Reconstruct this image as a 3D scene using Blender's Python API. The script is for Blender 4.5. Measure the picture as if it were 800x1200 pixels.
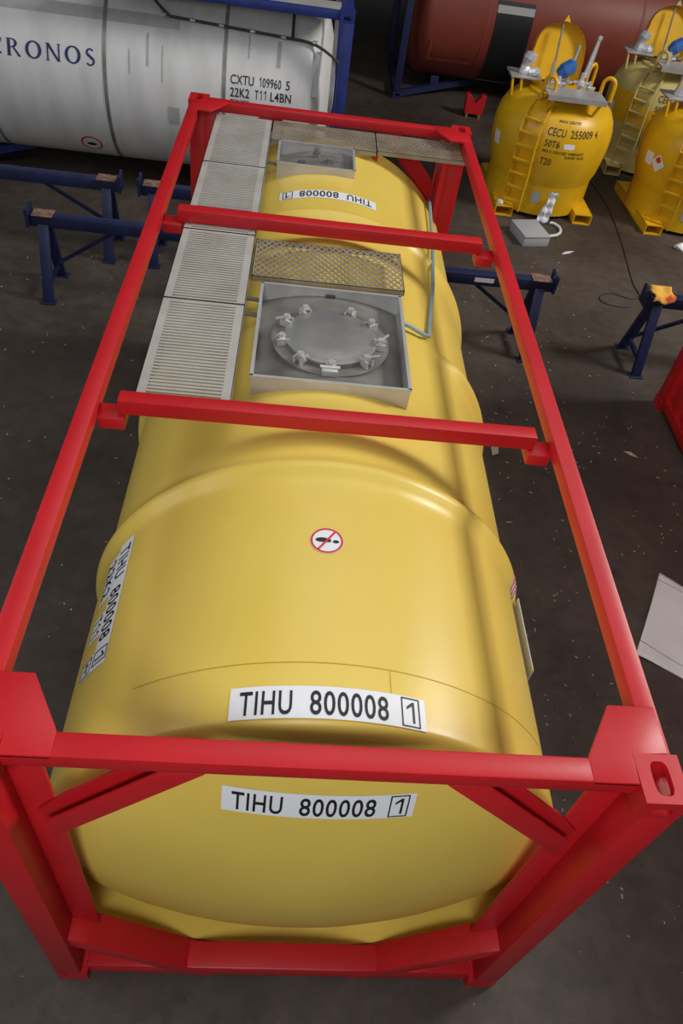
import bpy, bmesh, math, random
from mathutils import Vector, Matrix
random.seed(7)
SC = bpy.context.scene
COL = SC.collection
PI = math.pi
for o in list(bpy.data.objects):
    bpy.data.objects.remove(o)

# ------------------------------------------------------------------ camera
cam_d = bpy.data.cameras.new('camera')
cam = bpy.data.objects.new('camera', cam_d)
COL.objects.link(cam)
SC.camera = cam
cam_d.sensor_fit = 'VERTICAL'
cam_d.sensor_height = 36.0
cam_d.lens = 36.0 * 890.22 / 1200.0
cam_d.clip_end = 200
RX = Vector((0.99275666, -0.00742691, 0.11991267))
RD = Vector((0.07733808, -0.72429273, -0.68514149))
RF = Vector((0.09194036, 0.6894526, -0.71847205))
m3 = Matrix((RX, -RD, -RF)).transposed()
cam.matrix_world = Matrix.Translation((0.959058, -1.033955, 4.95045)) @ m3.to_4x4()

# ------------------------------------------------------------------ world, lamps, exposure
W = bpy.data.worlds.new('world')
SC.world = W
W.use_nodes = True
W.node_tree.nodes['Background'].inputs[0].default_value = (0.75, 0.85, 1.0, 1)
W.node_tree.nodes['Background'].inputs[1].default_value = 0.035

def area(name, loc, target, sx, sy, power, color):
    d = bpy.data.lights.new(name, 'AREA')
    d.shape = 'RECTANGLE'; d.size = sx; d.size_y = sy; d.energy = power; d.color = color
    o = bpy.data.objects.new(name, d); COL.objects.link(o)
    o.location = loc
    o.rotation_euler = (Vector(target) - Vector(loc)).to_track_quat('-Z', 'Y').to_euler()
    return o
area('daylight_high_window', (13.5, 5.8, 10.6), (2.2, 4.5, 1.2), 3.2, 3.2, 1500, (1.0, 0.97, 0.93))
area('roof_skylight_over_hall', (2.5, 5.0, 9.5), (2.2, 5.0, 0.0), 7.0, 7.0, 215, (0.97, 0.97, 1.0))
area('daylight_window_left', (-9.5, 2.0, 7.5), (0.6, 2.5, 1.8), 6.0, 6.0, 330, (0.97, 0.98, 1.0))
area('fill_light_behind_camera', (0.5, -4.0, 6.2), (1.2, 0.3, 1.9), 2.2, 2.2, 235, (0.95, 0.97, 1.0))  # added fill light, not a fixture of the hall; brightens the tank's near end

SC.view_settings.view_transform = 'Standard'
SC.view_settings.look = 'None'
SC.view_settings.gamma = 1.0
SC.view_settings.use_curve_mapping = False
SC.view_settings.exposure = 0.0

# ------------------------------------------------------------------ materials
def mat(name, col, rough=0.5, metal=0.0, col2=None, scale=6.0, thr=(0.35, 0.7), bump=0.0, bscale=60, rvar=0.0, alpha=None, stretch=None, detail=6, coat=0):
    m = bpy.data.materials.new(name); m.use_nodes = True
    nt = m.node_tree; b = nt.nodes['Principled BSDF']
    b.inputs['Base Color'].default_value = (*col, 1)
    b.inputs['Roughness'].default_value = rough
    b.inputs['Metallic'].default_value = metal
    if coat:
        b.inputs['Coat Weight'].default_value = coat
    tc = nt.nodes.new('ShaderNodeTexCoord')
    src = tc.outputs['Object']
    if stretch:
        mp = nt.nodes.new('ShaderNodeMapping'); mp.inputs['Scale'].default_value = stretch
        nt.links.new(src, mp.inputs[0]); src = mp.outputs[0]
    if col2:
        n = nt.nodes.new('ShaderNodeTexNoise'); n.inputs['Scale'].default_value = scale; n.inputs['Detail'].default_value = detail
        nt.links.new(src, n.inputs['Vector'])
        r = nt.nodes.new('ShaderNodeValToRGB')
        r.color_ramp.elements[0].position = thr[0]; r.color_ramp.elements[0].color = (*col, 1)
        r.color_ramp.elements[1].position = thr[1]; r.color_ramp.elements[1].color = (*col2, 1)
        nt.links.new(n.outputs['Fac'], r.inputs['Fac'])
        nt.links.new(r.outputs['Color'], b.inputs['Base Color'])
        if rvar:
            mr = nt.nodes.new('ShaderNodeMapRange')
            mr.inputs['To Min'].default_value = rough - rvar; mr.inputs['To Max'].default_value = rough + rvar
            nt.links.new(n.outputs['Fac'], mr.inputs['Value']); nt.links.new(mr.outputs[0], b.inputs['Roughness'])
    if bump:
        n2 = nt.nodes.new('ShaderNodeTexNoise'); n2.inputs['Scale'].default_value = bscale; n2.inputs['Detail'].default_value = 4
        nt.links.new(src, n2.inputs['Vector'])
        bp = nt.nodes.new('ShaderNodeBump'); bp.inputs['Strength'].default_value = bump; bp.inputs['Distance'].default_value = 0.01
        nt.links.new(n2.outputs['Fac'], bp.inputs['Height']); nt.links.new(bp.outputs[0], b.inputs['Normal'])
    return m

M = {}
M['red'] = mat('red_paint', (0.54, 0.011, 0.017), 0.42, col2=(0.48, 0.009, 0.013), scale=3, bump=0.06, bscale=25)
M['yellow'] = mat('yellow_cladding_paint', (0.77, 0.56, 0.105), 0.36, col2=(0.73, 0.525, 0.09), scale=2.2, bump=0.03, bscale=9)
M['yellow_old'] = mat('yellow_tank_paint', (0.78, 0.45, 0.008), 0.38, col2=(0.68, 0.38, 0.008), scale=4)
M['yellow_dust'] = mat('dusty_yellow_paint', (0.62, 0.50, 0.17), 0.8, col2=(0.50, 0.40, 0.14), scale=5)
M['steel'] = mat('stainless_steel', (0.60, 0.60, 0.60), 0.4, 0.45, col2=(0.48, 0.46, 0.43), scale=5, rvar=0.12)
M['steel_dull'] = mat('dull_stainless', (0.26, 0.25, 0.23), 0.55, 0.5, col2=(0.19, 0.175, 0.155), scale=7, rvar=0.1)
M['galv'] = mat('galvanised_grating', (0.50, 0.485, 0.445), 0.6, 0.25, col2=(0.42, 0.395, 0.345), scale=4)
M['galv_dark'] = mat('galvanised_mesh', (0.36, 0.32, 0.25), 0.65, 0.3, col2=(0.26, 0.21, 0.14), scale=6)
M['sticker'] = mat('white_vinyl', (0.78, 0.79, 0.80), 0.4)
M['ink'] = mat('black_ink', (0.012, 0.012, 0.014), 0.5)
M['ink_brown'] = mat('worn_black_ink', (0.07, 0.045, 0.012), 0.6)
M['sign_red'] = mat('sign_red', (0.62, 0.02, 0.03), 0.45)
M['navy_ink'] = mat('navy_ink', (0.018, 0.022, 0.13), 0.5)
M['white'] = mat('white_tank_cladding', (0.72, 0.72, 0.71), 0.45, col2=(0.58, 0.58, 0.57), scale=1.6, thr=(0.45, 0.75), stretch=(3.0, 1, 0.5))
M['grime'] = mat('grey_grime', (0.46, 0.46, 0.45), 0.7, col2=(0.40, 0.40, 0.385), scale=12)
M['blue'] = mat('blue_frame_paint', (0.016, 0.034, 0.20), 0.5, col2=(0.012, 0.026, 0.14), scale=5)
M['blue_trestle'] = mat('blue_trestle_paint', (0.011, 0.018, 0.075), 0.5, col2=(0.008, 0.012, 0.045), scale=7)
M['rust'] = mat('rusty_worn_steel', (0.30, 0.16, 0.09), 0.8, col2=(0.07, 0.05, 0.06), scale=18)
M['orange'] = mat('rust_orange_paint', (0.24, 0.046, 0.026), 0.5, col2=(0.20, 0.036, 0.021), scale=1.5)
M['black'] = mat('black_panel', (0.010, 0.010, 0.011), 0.5)
M['dark'] = mat('dark_seal', (0.05, 0.05, 0.05), 0.6)
M['strip'] = mat('pale_strip', (0.38, 0.38, 0.36), 0.5)
M['pipe_teal'] = mat('grey_teal_conduit', (0.22, 0.34, 0.36), 0.5, col2=(0.30, 0.38, 0.42), scale=9)
M['brass'] = mat('brass', (0.6, 0.45, 0.15), 0.4, 0.6)
M['cloth'] = mat('white_sheet_fabric', (0.86, 0.86, 0.85), 0.9, col2=(0.78, 0.775, 0.74), scale=3, thr=(0.45, 0.7))
M['seam'] = mat('grey_stitch', (0.42, 0.41, 0.40), 0.9)
M['plastic'] = mat('white_plastic_film', (0.75, 0.75, 0.78), 0.25)
M['foil'] = mat('silver_wrap', (0.75, 0.76, 0.80), 0.28, 0.5)
M['hose'] = mat('white_hose', (0.68, 0.68, 0.66), 0.45)
M['box_grey'] = mat('grey_enclosure_paint', (0.40, 0.40, 0.42), 0.5)
M['label_grey'] = mat('grey_plate', (0.35, 0.36, 0.33), 0.5)
M['rag'] = mat('yellow_orange_cloth', (0.80, 0.42, 0.06), 0.9, col2=(0.72, 0.10, 0.03), scale=5, thr=(0.52, 0.6))
M['chip'] = mat('pale_chips', (0.45, 0.40, 0.32), 0.9)
M['cable'] = mat('black_cable', (0.02, 0.02, 0.02), 0.6)
M['bluecap'] = mat('blue_valve_plastic', (0.03, 0.13, 0.42), 0.4)
M['wall'] = mat('dark_wall_paint', (0.035, 0.032, 0.03), 0.9, col2=(0.025, 0.023, 0.022), scale=1)

def floor_mat():
    m = bpy.data.materials.new('stained_concrete'); m.use_nodes = True
    nt = m.node_tree; b = nt.nodes['Principled BSDF']; L = nt.links
    tc = nt.nodes.new('ShaderNodeTexCoord')
    def noise(s, d=8, r=0.6):
        n = nt.nodes.new('ShaderNodeTexNoise'); n.inputs['Scale'].default_value = s; n.inputs['Detail'].default_value = d; n.inputs['Roughness'].default_value = r
        L.new(tc.outputs['Object'], n.inputs['Vector']); return n.outputs['Fac']
    def ramp(f, p0, c0, p1, c1):
        r = nt.nodes.new('ShaderNodeValToRGB'); r.color_ramp.elements[0].position = p0; r.color_ramp.elements[1].position = p1
        r.color_ramp.elements[0].color = (*c0, 1); r.color_ramp.elements[1].color = (*c1, 1)
        L.new(f, r.inputs['Fac']); return r.outputs['Color']
    def mix(t, f, a, c):
        x = nt.nodes.new('ShaderNodeMixRGB'); x.blend_type = t
        if isinstance(f, float): x.inputs[0].default_value = f
        else: L.new(f, x.inputs[0])
        L.new(a, x.inputs[1])
        if isinstance(c, tuple): x.inputs[2].default_value = (*c, 1)
        else: L.new(c, x.inputs[2])
        return x.outputs[0]
    base = ramp(noise(0.55), 0.36, (0.046, 0.032, 0.024), 0.66, (0.098, 0.076, 0.060))
    fine = ramp(noise(7.0, 10, 0.7), 0.3, (0.62, 0.62, 0.62), 0.7, (1.15, 1.15, 1.15))
    c = mix('MULTIPLY', 1.0, base, fine)
    spots = ramp(noise(2.3, 3, 0.5), 0.66, (0, 0, 0), 0.72, (1, 1, 1))
    c = mix('MIX', mix('MULTIPLY', 1.0, spots, (0.55, 0.55, 0.55)), c, (0.03, 0.026, 0.024))
    v = nt.nodes.new('ShaderNodeTexVoronoi'); v.inputs['Scale'].default_value = 9.0; v.inputs['Randomness'].default_value = 1
    L.new(tc.outputs['Object'], v.inputs['Vector'])
    sp = ramp(v.outputs['Distance'], 0.035, (1, 1, 1), 0.055, (0, 0, 0))
    c = mix('MIX', mix('MULTIPLY', 1.0, sp, (0.55, 0.55, 0.55)), c, (0.34, 0.30, 0.25))
    L.new(c, b.inputs['Base Color'])
    rr = nt.nodes.new('ShaderNodeMapRange'); rr.inputs['To Min'].default_value = 0.42; rr.inputs['To Max'].default_value = 0.75
    L.new(noise(1.4), rr.inputs['Value']); L.new(rr.outputs[0], b.inputs['Roughness'])
    bp = nt.nodes.new('ShaderNodeBump'); bp.inputs['Strength'].default_value = 0.15; bp.inputs['Distance'].default_value = 0.01
    L.new(noise(30, 4), bp.inputs['Height']); L.new(bp.outputs[0], b.inputs['Normal'])
    return m
M['floor'] = floor_mat()

# ------------------------------------------------------------------ object helpers
def thing(name, label, cat, loc=(0, 0, 0), rz=0.0, group=None):
    o = bpy.data.objects.new(name, None); COL.objects.link(o)
    o.empty_display_size = 0.1
    o.location = loc; o.rotation_euler = (0, 0, rz)
    o['label'] = label; o['category'] = cat
    if group: o['group'] = group
    return o
def tag(o, label, cat, group=None, kind=None):
    o['label'] = label; o['category'] = cat
    if group: o['group'] = group
    if kind: o['kind'] = kind
    return o
def link_mesh(name, bm, m, parent=None, smooth=None, off=None):
    me = bpy.data.meshes.new(name)
    if off is not None:
        bmesh.ops.translate(bm, vec=-Vector(off), verts=bm.verts)
    bmesh.ops.recalc_face_normals(bm, faces=bm.faces)
    bm.to_mesh(me); bm.free()
    me.materials.append(M[m] if isinstance(m, str) else m)
    o = bpy.data.objects.new(name, me); COL.objects.link(o)
    if parent: o.parent = parent
    if smooth is not None:
        me.shade_smooth() if smooth >= 180 else set_auto(me, smooth)
    return o
def set_auto(me, ang):
    for p in me.polygons: p.use_smooth = True
    try:
        me.set_sharp_from_angle(angle=math.radians(ang))
    except Exception:
        pass

class MB:
    def __init__(s): s.bm = bmesh.new()
    def box(s, a, b, bev=0.0):
        vs = [s.bm.verts.new((x, y, z)) for x in (a[0], b[0]) for y in (a[1], b[1]) for z in (a[2], b[2])]
        fs = [(0, 1, 3, 2), (4, 6, 7, 5), (0, 4, 5, 1), (2, 3, 7, 6), (0, 2, 6, 4), (1, 5, 7, 3)]
        ff = [s.bm.faces.new([vs[i] for i in f]) for f in fs]
        if bev:
            es = list({e for f in ff for e in f.edges})
            bmesh.ops.bevel(s.bm, geom=es, offset=bev, segments=2, affect='EDGES', profile=0.5)
        return s
    def bar(s, p, q, w, h, up=(0, 0, 1), bev=0.0):
        """rectangular bar from p to q, w across, h along up"""
        p = Vector(p); q = Vector(q); d = (q - p).normalized(); up = Vector(up)
        sd = d.cross(up).normalized(); u = sd.cross(d).normalized()
        vs = []
        for c in (p, q):
            for a, b in ((-1, -1), (1, -1), (1, 1), (-1, 1)):
                vs.append(s.bm.verts.new(c + sd * a * w / 2 + u * b * h / 2))
        fs = [(0, 1, 2, 3), (4, 7, 6, 5), (0, 4, 5, 1), (1, 5, 6, 2), (2, 6, 7, 3), (3, 7, 4, 0)]
        ff = [s.bm.faces.new([vs[i] for i in f]) for f in fs]
        if bev:
            es = list({e for f in ff for e in f.edges})
            bmesh.ops.bevel(s.bm, geom=es, offset=bev, segments=2, affect='EDGES', profile=0.5)
        return s
    def prism(s, pts, vec, bev=0.0):
        """closed polygon (3-D points) extruded along vec"""
        v = Vector(vec)
        a = [s.bm.verts.new(Vector(p)) for p in pts]; b = [s.bm.verts.new(Vector(p) + v) for p in pts]
        n = len(pts)
        ff = [s.bm.faces.new(a[::-1]), s.bm.faces.new(b)]
        for i in range(n):
            ff.append(s.bm.faces.new((a[i], a[(i + 1) % n], b[(i + 1) % n], b[i])))
        if bev:
            es = list({e for f in ff for e in f.edges})
            bmesh.ops.bevel(s.bm, geom=es, offset=bev, segments=2, affect='EDGES', profile=0.5)
        return s
    def tube(s, pts, r, n=10, closed=False):
        pts = [Vector(p) for p in pts]; rings = []
        N = len(pts); prev = None
        for i, p in enumerate(pts):
            if closed: d = (pts[(i + 1) % N] - pts[i - 1]).normalized()
            else: d = (pts[min(i + 1, N - 1)] - pts[max(i - 1, 0)]).normalized()
            ref = prev if prev else (Vector((0, 0, 1)) if abs(d.z) < 0.9 else Vector((1, 0, 0)))
            a = (ref - d * ref.dot(d)).normalized(); prev = a
            b = d.cross(a)
            rr = r[i] if isinstance(r, (list, tuple)) else r
            rings.append([s.bm.verts.new(p + a * rr * math.cos(2 * PI * k / n) + b * rr * math.sin(2 * PI * k / n)) for k in range(n)])
        rng = range(N) if closed else range(N - 1)
        for i in rng:
            A = rings[i]; B = rings[(i + 1) % N]
            for k in range(n):
                s.bm.faces.new((A[k], A[(k + 1) % n], B[(k + 1) % n], B[k]))
        if not closed:
            s.bm.faces.new(rings[0][::-1]); s.bm.faces.new(rings[-1])
        return s
    def lathe(s, prof, c=(0, 0, 0), axis='z', n=48):
        """prof: (radius, along) list revolved round an axis through c; ends closed when radius 0"""
        c = Vector(c); rings = []
        def P(r, h, t):
            x, y = r * math.cos(t), r * math.sin(t)
            return {'z': Vector((x, y, h)), 'y': Vector((x, h, y)), 'x': Vector((h, x, y))}[axis] + c
        for r, h in prof:
            if r < 1e-6: rings.append([s.bm.verts.new(P(0, h, 0))])
            else: rings.append([s.bm.verts.new(P(r, h, 2 * PI * k / n)) for k in range(n)])
        for A, B in zip(rings, rings[1:]):
            for k in range(n):
                j = (k + 1) % n
                if len(A) == 1 and len(B) == 1: continue
                if len(A) == 1: s.bm.faces.new((A[0], B[j], B[k]))
                elif len(B) == 1: s.bm.faces.new((A[k], A[j], B[0]))
                else: s.bm.faces.new((A[k], A[j], B[j], B[k]))
        return s
    def plate_hole(s, c, u, v, n, w, h, hw, hh, t, m=40):
        """plate w x h in (u,v) at c (outer face) with a slotted hole, thickness t along -n"""
        c, u, v, n = Vector(c), Vector(u), Vector(v), Vector(n)
        angs = sorted(set([2 * PI * k / m for k in range(m)] + [math.atan2(a * h, b * w) % (2 * PI) for a in (-1, 1) for b in (-1, 1)]))
        O = []; I = []
        for a in angs:
            ca, sa = math.cos(a), math.sin(a)
            k = min((w / 2) / abs(ca) if abs(ca) > 1e-9 else 1e9, (h / 2) / abs(sa) if abs(sa) > 1e-9 else 1e9)
            O.append((ca * k, sa * k))
            # superellipse hole
            e = 3.5
            q = (abs(ca / hw) ** e + abs(sa / hh) ** e) ** (-1 / e)
            I.append((ca * q, sa * q))
        P = lambda p, d: s.bm.verts.new(c + u * p[0] + v * p[1] - n * d)
        o0 = [P(p, 0) for p in O]; i0 = [P(p, 0) for p in I]; o1 = [P(p, t) for p in O]; i1 = [P(p, t) for p in I]
        N = len(angs)
        for k in range(N):
            j = (k + 1) % N
            s.bm.faces.new((o0[k], o0[j], i0[j], i0[k])); s.bm.faces.new((o1[j], o1[k], i1[k], i1[j]))
            s.bm.faces.new((i0[k], i0[j], i1[j], i1[k])); s.bm.faces.new((o0[j], o0[k], o1[k], o1[j]))
        return s
    def grid(s, f, us, vs):
        g = [[s.bm.verts.new(f(u, v)) for v in vs] for u in us]
        for i in range(len(us) - 1):
            for j in range(len(vs) - 1):
                s.bm.faces.new((g[i][j], g[i + 1][j], g[i + 1][j + 1], g[i][j + 1]))
        return s
    def build(s, name, m, parent=None, smooth=None, off=None):
        return link_mesh(name, s.bm, m, parent, smooth, off)
def frange(a, b, n): return [a + (b - a) * i / n for i in range(n + 1)]

# ---- lettering: the built-in font turned into a mesh, each vertex mapped on a surface
_cap = {}
def text_flat(txt, h, width=None, squeeze=None, space=1.0):
    cu = bpy.data.curves.new('t', 'FONT'); cu.body = txt; cu.size = 1; cu.resolution_u = 4; cu.offset = 0.012; cu.space_character = space
    ob = bpy.data.objects.new('t', cu); COL.objects.link(ob)
    dg = bpy.context.evaluated_depsgraph_get(); dg.update()
    me = bpy.data.meshes.new_from_object(ob.evaluated_get(dg))
    bpy.data.objects.remove(ob); bpy.data.curves.remove(cu)
    co = [v.co.copy() for v in me.vertices]; fs = [tuple(p.vertices) for p in me.polygons]
    bpy.data.meshes.remove(me)
    x0 = min(c.x for c in co); x1 = max(c.x for c in co)
    cap = 0.729
    sy = h / cap
    sx = (width / (x1 - x0)) if width else sy * (squeeze or 1)
    return [((c.x - x0) * sx, c.y * sy) for c in co], fs, (x1 - x0) * sx
def add_one(mb, h, f, u, v, w):
    t = w * 0.30
    for P in ([(w - t, 0), (w, 0), (w, h), (w - t, h)], [(w - t, h), (w - t, h * 0.82), (0, h * 0.62), (0, h * 0.76)]):
        mb.bm.faces.new([mb.bm.verts.new(f(u + a, v + b)) for a, b in P])
def add_text(mb, txt, h, f, u0=0, v0=0, width=None, squeeze=None, space=1.0):
    if '1' in txt:
        n = len(txt); cw = width / n if n > 1 else width
        for i, ch in enumerate(txt):
            g = cw * (0.82 if n > 1 else 1)
            if ch == '1': add_one(mb, h, f, u0 + i * cw + g * 0.15, v0, g * (0.62 if n > 1 else 0.85))
            else: add_text(mb, ch, h, f, u0 + i * cw, v0, width=g)
        return width
    co, fs, w = text_flat(txt, h, width, squeeze, space)
    vs = [mb.bm.verts.new(f(u0 + a, v0 + b)) for a, b in co]
    for q in fs:
        try: mb.bm.faces.new([vs[i] for i in q])
        except ValueError: pass
    return w
def letter(out, m, parent, txt, h, f, u0=0, v0=0, width=None, space=1.0, name='lettering', boxed=None):
    mb = MB(); add_text(mb, txt, h, f, u0, v0, width=width, space=space)
    if boxed: frame_rect(mb, f, *boxed)
    return out(mb, name, m, parent)
def out_part(mb, name, m, parent): return part(mb, name, m, parent)
def out_plain(mb, name, m, parent): return mb.build(name, m, parent)
def add_quad(mb, f, u0, u1, v0, v1, nu=8, nv=2):
    mb.grid(lambda u, v: Vector(f(u, v)), frange(u0, u1, nu), frange(v0, v1, nv))
def frame_rect(mb, f, u0, u1, v0, v1, t):
    add_quad(mb, f, u0, u1, v0, v0 + t, 4, 1); add_quad(mb, f, u0, u1, v1 - t, v1, 4, 1)
    add_quad(mb, f, u0, u0 + t, v0 + t, v1 - t, 1, 4); add_quad(mb, f, u1 - t, u1, v0 + t, v1 - t, 1, 4)
def add_disc(mb, f, cu, cv, ru, rv, n=28, hole=0.0):
    o = [mb.bm.verts.new(f(cu + ru * math.cos(2 * PI * k / n), cv + rv * math.sin(2 * PI * k / n))) for k in range(n)]
    if hole:
        i = [mb.bm.verts.new(f(cu + hole * ru * math.cos(2 * PI * k / n), cv + hole * rv * math.sin(2 * PI * k / n))) for k in range(n)]
        for k in range(n):
            mb.bm.faces.new((o[k], o[(k + 1) % n], i[(k + 1) % n], i[k]))
    else:
        mb.bm.faces.new(o)

# ------------------------------------------------------------------ the hall
mb = MB(); mb.box((-22, -8, -0.2), (26, 19.2, 0.0))
o = mb.build('floor', 'floor'); o['kind'] = 'structure'
mb = MB(); mb.box((-22, 19.0, 0.0), (26, 19.2, 12.0))
o = mb.build('wall_back', 'wall'); o['kind'] = 'structure'

# ------------------------------------------------------------------ the yellow tank container with the red frame
LX, LY, LZ = 2.438, 6.058, 2.591
XC, ZC, RT = 1.219, 1.295, 1.172
OFF = (XC, LY / 2, 0)
tc = thing('tank_container', 'large yellow tank container in a bright red frame filling the foreground', 'tank container', OFF)
def part(mb, name, m, parent=None, smooth=None):
    return mb.build(name, m, parent or tc, smooth, off=OFF)

def casting_geo(mb, x0, y0, z0, sx, sy, top, w, d, h, hx, hy, hz):
    """hollow corner fitting: three slotted outer plates mitred inside each other and three plain inner plates"""
    t, e = 0.03, 0.0012
    cx, cy = x0 + sx * w / 2, y0 + sy * d / 2
    zt = z0 + h
    def box(xa, xb, ya, yb, za, zb):
        X = sorted((x0 + sx * xa, x0 + sx * xb)); Y = sorted((y0 + sy * ya, y0 + sy * yb)); mb.box((X[0], Y[0], za), (X[1], Y[1], zb))
    mb.plate_hole((cx, cy, zt if top else z0), (1, 0, 0), (0, 1, 0), (0, 0, 1 if top else -1), w, d, hx[0], hx[1], t)
    za, zb = (z0, zt - t) if top else (z0 + t, zt)
    zm = (za + zb) / 2; hh = zb - za
    mb.plate_hole((cx, y0, zm), (1, 0, 0), (0, 0, 1), (0, -sy, 0), w, hh, hy[0], hy[1], t)
    mb.plate_hole((x0, y0 + sy * (t + (d - t) / 2), zm), (0, 1, 0), (0, 0, 1), (-sx, 0, 0), d - t, hh, hz[0], hz[1], t)
    box(w - t, w, t, d, za, zb); box(t, w - t, d - t, d, za, zb)
    zz = za if top else zb - t
    box(t, w - t, t, d - t, zz, zz + t)
def casting(x0, y0, z0, sx, sy, top):
    mb = MB(); casting_geo(mb, x0, y0, z0, sx, sy, top, 0.162, 0.178, 0.118, (0.033, 0.062), (0.04, 0.024), (0.045, 0.026))
    return mb
def post(x0, y0, sx, sy):
    mb = MB()
    def B(xa, xb, ya, yb, za, zb, bev=0.006):
        X = sorted((x0 + sx * xa, x0 + sx * xb)); Y = sorted((y0 + sy * ya, y0 + sy * yb))
        mb.box((X[0], Y[0], za), (X[1], Y[1], zb), bev)
    B(0.0, 0.13, 0.0, 0.135, 0.118, LZ - 0.118)       # hollow section at the corner
    B(0.128, 0.255, 0.128, 0.146, 0.25, LZ - 0.08)    # rear flange
    return mb
E_ = {}
for (sx, x0) in ((1, 0.0), (-1, LX)):
    for (sy, y0) in ((1, 0.0), (-1, LY)):
        part(post(x0, y0, sx, sy), 'corner_post', 'red', smooth=40)
        part(casting(x0, y0, LZ - 0.118, sx, sy, True), 'corner_casting', 'red', smooth=40)
        part(casting(x0, y0, 0, sx, sy, False), 'corner_casting', 'red', smooth=40)
        # flat gusset plate in the top corner
        zt = LZ - 0.004
        P = [(0.1635, 0.066), (0.326, 0.066), (0.326, 0.155), (0.204, 0.363), (0.03, 0.363), (0.03, 0.1795), (0.1635, 0.1795)]
        mb = MB(); mb.prism([(x0 + sx * a, y0 + sy * b, zt - 0.016) for a, b in P], (0, 0, 0.019), 0.003)
        part(mb, 'gusset_plate', 'red', smooth=40)
        # upper diagonal brace, a channel open to the top
        mb = MB()
        def pt(a, b, z): return (x0 + sx * a, y0 + sy * b, z)
        f0 = [(0.81, 2.500), (0.235, 1.900), (0.225, 2.045), (0.660, 2.500)]
        mb.prism([pt(a, 0.070, z) for a, z in f0], (0, sy * 0.010, 0), 0.002)
        f1 = [(0.80, 2.500), (0.225, 1.930), (0.185, 2.04), (0.30, 2.19), (0.45, 2.345), (0.60, 2.500)]
        mb.prism([pt(a, 0.113, z) for a, z in f1], (0, sy * 0.010, 0), 0.002)
        mb.bar(pt(0.79, 0.0965, 2.485), pt(0.235, 0.0965, 1.915), 0.033, 0.010, up=(0, 0, 1))
        part(mb, 'corner_brace', 'red', smooth=40)
        # lower diagonal brace, a box section
        mb = MB()
        g = [(0.11, 0.68), (0.215, 0.62), (0.84, 0.03), (0.70, 0.03), (0.11, 0.58)]
        mb.prism([pt(a, 0.025, z) for a, z in g], (0, sy * 0.15, 0), 0.005)
        part(mb, 'corner_brace', 'red', smooth=40)
for (sy, y0) in ((1, 0.0), (-1, LY)):
    a, b = sorted((y0 + sy * 0.066, y0 + sy * 0.156))
    mb = MB(); mb.box((0.16, a, LZ - 0.082), (LX - 0.16, b, LZ - 0.003), 0.008)
    part(mb, 'top_end_rail', 'red', smooth=40)
    a, b = sorted((y0 + sy * 0.03, y0 + sy * 0.165))
    mb = MB(); mb.box((0.16, a, 0.025), (LX - 0.16, b, 0.165), 0.008)
    part(mb, 'bottom_end_rail', 'red', smooth=40)
for x in (0.016, LX - 0.016 - 0.082):
    mb = MB(); mb.box((x, 0.17, LZ - 0.09), (x + 0.082, LY - 0.17, LZ - 0.008), 0.006)
    part(mb, 'top_side_rail', 'red', smooth=40)
    mb = MB(); mb.box((x + (0.02 if x < 1 else -0.04), 0.17, 0.03), (x + (0.12 if x < 1 else 0.06), LY - 0.17, 0.16), 0.006)
    part(mb, 'bottom_side_rail', 'red', smooth=40)
for (ya, yb) in ((1.845, 1.930), (3.865, 3.960)):
    mb = MB(); mb.box((0.190, ya, 2.508), (2.256, yb, 2.592), 0.006)
    part(mb, 'crossbar', 'red', smooth=40)
    for xs in ((0.095, 0.222), (2.343, 2.225)):
        x0, x1 = sorted(xs)
        mb = MB(); mb.box((x0, ya - 0.035, 2.440), (x1, yb - 0.005, 2.507), 0.005)
        part(mb, 'bracket', 'red', smooth=40)

# --- the insulated shell with its stiffening rings and dished ends
AP, RS = 0.045, 3.0
def dish(r):
    rk = 1.06
    if r <= rk: return AP + RS - math.sqrt(RS * RS - r * r)
    y0 = AP + RS - math.sqrt(RS * RS - rk * rk)
    # knuckle: quarter ellipse from the crown edge to the cylinder
    t = (r - rk) / (RT - rk)
    s = rk / math.sqrt(RS * RS - rk * rk)
    a = 0.10
    return y0 + s * (r - rk) * (1 - t * 0.4) + (a - 0.04) * (1 - math.sqrt(max(0, 1 - t * t)))
YD = dish(RT)
RINGS = [(1.63, 0.042, 0.0), (3.02, 0.05, 35.0), (4.30, 0.042, 0.0)]
def shell_r(y, th):
    r = RT
    for yr, hh, amin in RINGS:
        k = math.exp(-((y - yr) / 0.055) ** 2)
        if amin:
            k *= min(1, max(0, (abs(math.degrees(th)) - amin) / 12.0))
        r += hh * k
    return r
def on_shell(y, th, d=0.0):
    r = shell_r(y, th) + d
    return Vector((XC + r * math.sin(th), y, ZC + r * math.cos(th)))
mb = MB()
N = 128
rows = []
prof = [dish(RT * k / 30.0) for k in range(31)]
def ringv(r, y, plain=True):
    out = []
    for k in range(N):
        th = -PI + 2 * PI * k / N
        rr = r if plain else shell_r(y, th)
        out.append(mb.bm.verts.new((XC + rr * math.sin(th), y, ZC + rr * math.cos(th))))
    return out
rows.append([mb.bm.verts.new((XC, dish(0), ZC))])
rad = [RT * (k / 24.0) for k in range(1, 20)] + [1.06 + (RT - 1.06) * math.sin(PI / 2 * k / 12) for k in range(0, 12)]
rad = sorted(set(round(r, 5) for r in rad if r < RT - 1e-4))
for r in rad: rows.append(ringv(r, dish(r)))
for y in frange(YD, LY - YD, 220): rows.append(ringv(RT, y, False))
for r in reversed(rad): rows.append(ringv(r, LY - dish(r)))
rows.append([mb.bm.verts.new((XC, LY - dish(0), ZC))])
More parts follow.
